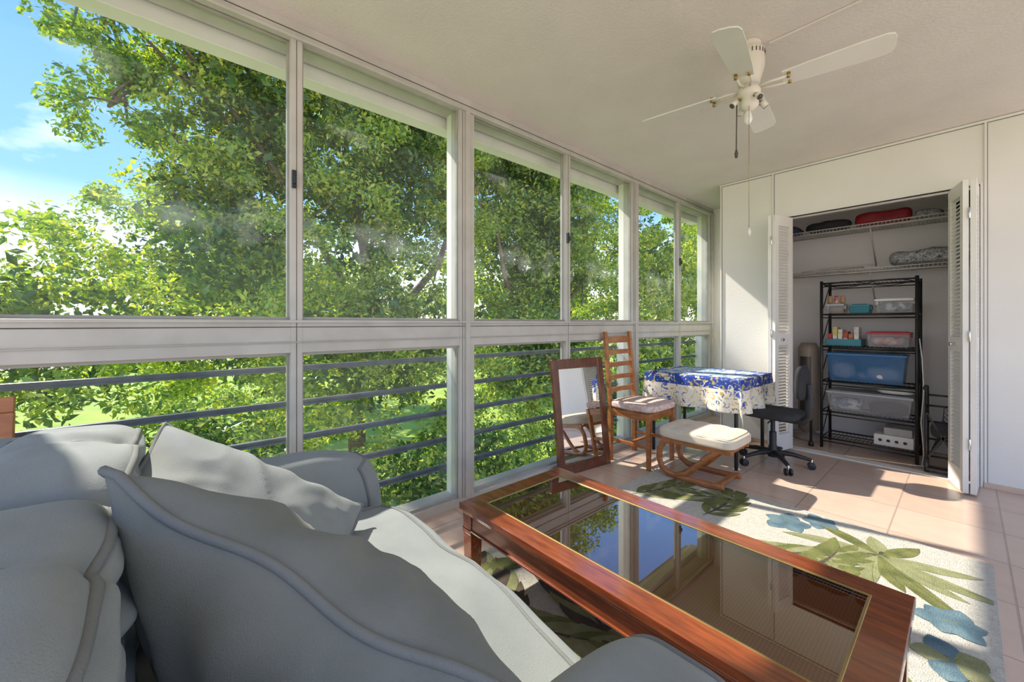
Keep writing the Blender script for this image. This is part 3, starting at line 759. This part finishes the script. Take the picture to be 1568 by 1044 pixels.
tree('leafy_tree',[(-7,3.8,4.3,2.0,3.0,3.4),(-6.8,1.3,5.2,1.6,1.6,2.1),(-7.2,.9,3.0,1.6,1.7,1.9),(-7,4.5,6.4,2,3.4,1.6),(-5.8,3.5,.6,1.4,2.8,1.8)],400,98000,.10,[m_leaf,m_leafd,m_leafy],
  [([(-7.2,3.5,-4.6),(-7.1,3.3,-1),(-6.8,3.6,1.5),(-6.9,3.2,4),(-7,3.6,6)],.24,.05),([(-6.9,3.4,1),(-6.7,2.2,3.2),(-6.6,1.2,4.6),(-6.5,.3,5.6)],.09,.02),([(-6.9,3.4,.5),(-6.4,5,2.5),(-6.5,6,5)],.12,.03)],inner=11000,crad=(.3,.6))
tree('leafy_tree',[(-6.5,-.5,6.0,1.2,1.2,1.3),(-6.6,-.3,4.6,.9,.9,1.0),(-6.2,-1.9,6.4,.5,.8,.5)],46,9500,.095,[m_leaf,m_leafd],
  [([(-6.7,1.4,4.2),(-6.5,.4,5.1),(-6.4,-.6,5.9),(-6.3,-1.6,6.4)],.04,.008),([(-6.7,1.2,3.6),(-6.5,.3,4.1),(-6.4,-.5,4.5)],.035,.008)],crad=(.2,.42))
tree('leafy_tree',[(-7.6,9.5,3.8,2.2,3.6,4.2),(-6.6,8.5,0.2,1.6,3,1.8),(-7.6,9,6.6,2,3.6,1.7)],360,78000,.13,[m_leaf,m_leafd,m_leafd,m_leafy],
  [([(-7.8,9.5,-4.6),(-7.5,9.2,0),(-7.7,9.8,3.5),(-7.5,9.3,6.0)],.22,.05),([(-7.6,9.3,.3),(-6.9,7.6,2.4),(-6.8,7,4.5)],.11,.03),([(-7.6,9.4,.3),(-6.9,11.2,2.6),(-6.9,12,4.5)],.11,.03)],inner=12000)
tree('leafy_tree',[(-8.5,17,3.6,2.6,4.6,4.6),(-7,16,-.5,2,4,2.2),(-9,26,3.6,3,5.5,5)],340,60000,.19,[m_leaf,m_leafd,m_leafy],
  [([(-8.6,17,-4.6),(-8.5,17,0),(-8.6,17.3,5)],.24,.06)],inner=11000)
tree('garden_shrub',[(-5.2,4.6,-2.4,1.5,3.2,1.9),(-5.6,10.5,-2.2,1.7,3.4,1.9),(-6,17,-2.2,2,4,1.9),(-6.6,.7,-1.8,1.5,1.7,1.9)],300,66000,.11,[m_leafd,m_leaf,m_leafd,m_leafy],None,inner=12000,crad=(.3,.65))
tree('garden_shrub',[(-8.8,-1.9,.7,1.6,2.2,2.3),(-11,-6.5,1.0,2.4,3,2.4),(-14,1.5,2.0,2.5,4.5,3.6)],240,50000,.14,[m_leafy,m_leaf,m_leaf,m_leafd],None,inner=7000)
tree('leafy_tree',[(-24,-12,0,4,8,4.5),(-26,6,1,4,9,6),(-24,24,1,4,10,6)],240,26000,.45,[m_leaf,m_leafy],None,inner=5000,crad=(.8,1.6))

# ------------------------------------------------------------ world + sun
w=bpy.data.worlds.new('World');S.world=w;w.use_nodes=True;nt=w.node_tree
bg=nt.nodes.get('Background')
tc=nt.nodes.new('ShaderNodeTexCoord');sp=nt.nodes.new('ShaderNodeSeparateXYZ');nt.links.new(tc.outputs['Generated'],sp.inputs[0])
mr=nt.nodes.new('ShaderNodeMapRange');mr.inputs['From Min'].default_value=-1;nt.links.new(sp.outputs[2],mr.inputs['Value'])
rp=nt.nodes.new('ShaderNodeValToRGB');nt.links.new(mr.outputs[0],rp.inputs[0])
els=rp.color_ramp.elements
els[0].position=.0;els[0].color=(.68,.60,.50,1);els[1].position=.88;els[1].color=(.07,.20,.56,1)
for p,c in ((.49,(.72,.65,.56,1)),(.515,(1.0,.96,.91,1)),(.56,(.80,.88,.97,1)),(.62,(.20,.40,.78,1))):
    e=els.new(p);e.color=c
n=nt.nodes.new('ShaderNodeTexNoise');n.inputs['Scale'].default_value=3.0;n.inputs['Detail'].default_value=7
mp=nt.nodes.new('ShaderNodeMapping');mp.inputs['Scale'].default_value=(1,1,2.2);nt.links.new(tc.outputs['Generated'],mp.inputs[0]);nt.links.new(mp.outputs[0],n.inputs['Vector'])
r2=nt.nodes.new('ShaderNodeValToRGB');r2.color_ramp.elements[0].position=.55;r2.color_ramp.elements[1].position=.72;nt.links.new(n.outputs[0],r2.inputs[0])
st=nt.nodes.new('ShaderNodeMath');st.operation='GREATER_THAN';st.inputs[1].default_value=0;nt.links.new(sp.outputs[2],st.inputs[0])
mm=nt.nodes.new('ShaderNodeMath');mm.operation='MULTIPLY';nt.links.new(st.outputs[0],mm.inputs[0]);nt.links.new(r2.outputs[0],mm.inputs[1])
mx=nt.nodes.new('ShaderNodeMix');mx.data_type='RGBA';nt.links.new(mm.outputs[0],mx.inputs[0]);nt.links.new(rp.outputs[0],mx.inputs[6]);mx.inputs[7].default_value=(1,.98,.95,1)
nt.links.new(mx.outputs[2],bg.inputs[0]);bg.inputs[1].default_value=1.85
sl=bpy.data.lights.new('sun','SUN');sl.energy=7;sl.angle=math.radians(.9);sl.color=(1,.93,.82)
so=bpy.data.objects.new('sun',sl);C.objects.link(so);so.location=(-5,-1,6)
so.rotation_euler=Vector((1,.28,-1.0)).to_track_quat('-Z','Y').to_euler()

cam=bpy.data.cameras.new('camera');co=bpy.data.objects.new('camera',cam);C.objects.link(co)
co.location=(2.06,0,1.12);co.rotation_euler=(math.radians(90),0,math.radians(48.8))
cam.sensor_width=36;cam.lens=14.0;cam.shift_y=-.0172;cam.clip_start=.02;cam.clip_end=300
S.camera=co
S.view_settings.view_transform='Standard'
S.view_settings.exposure=.22
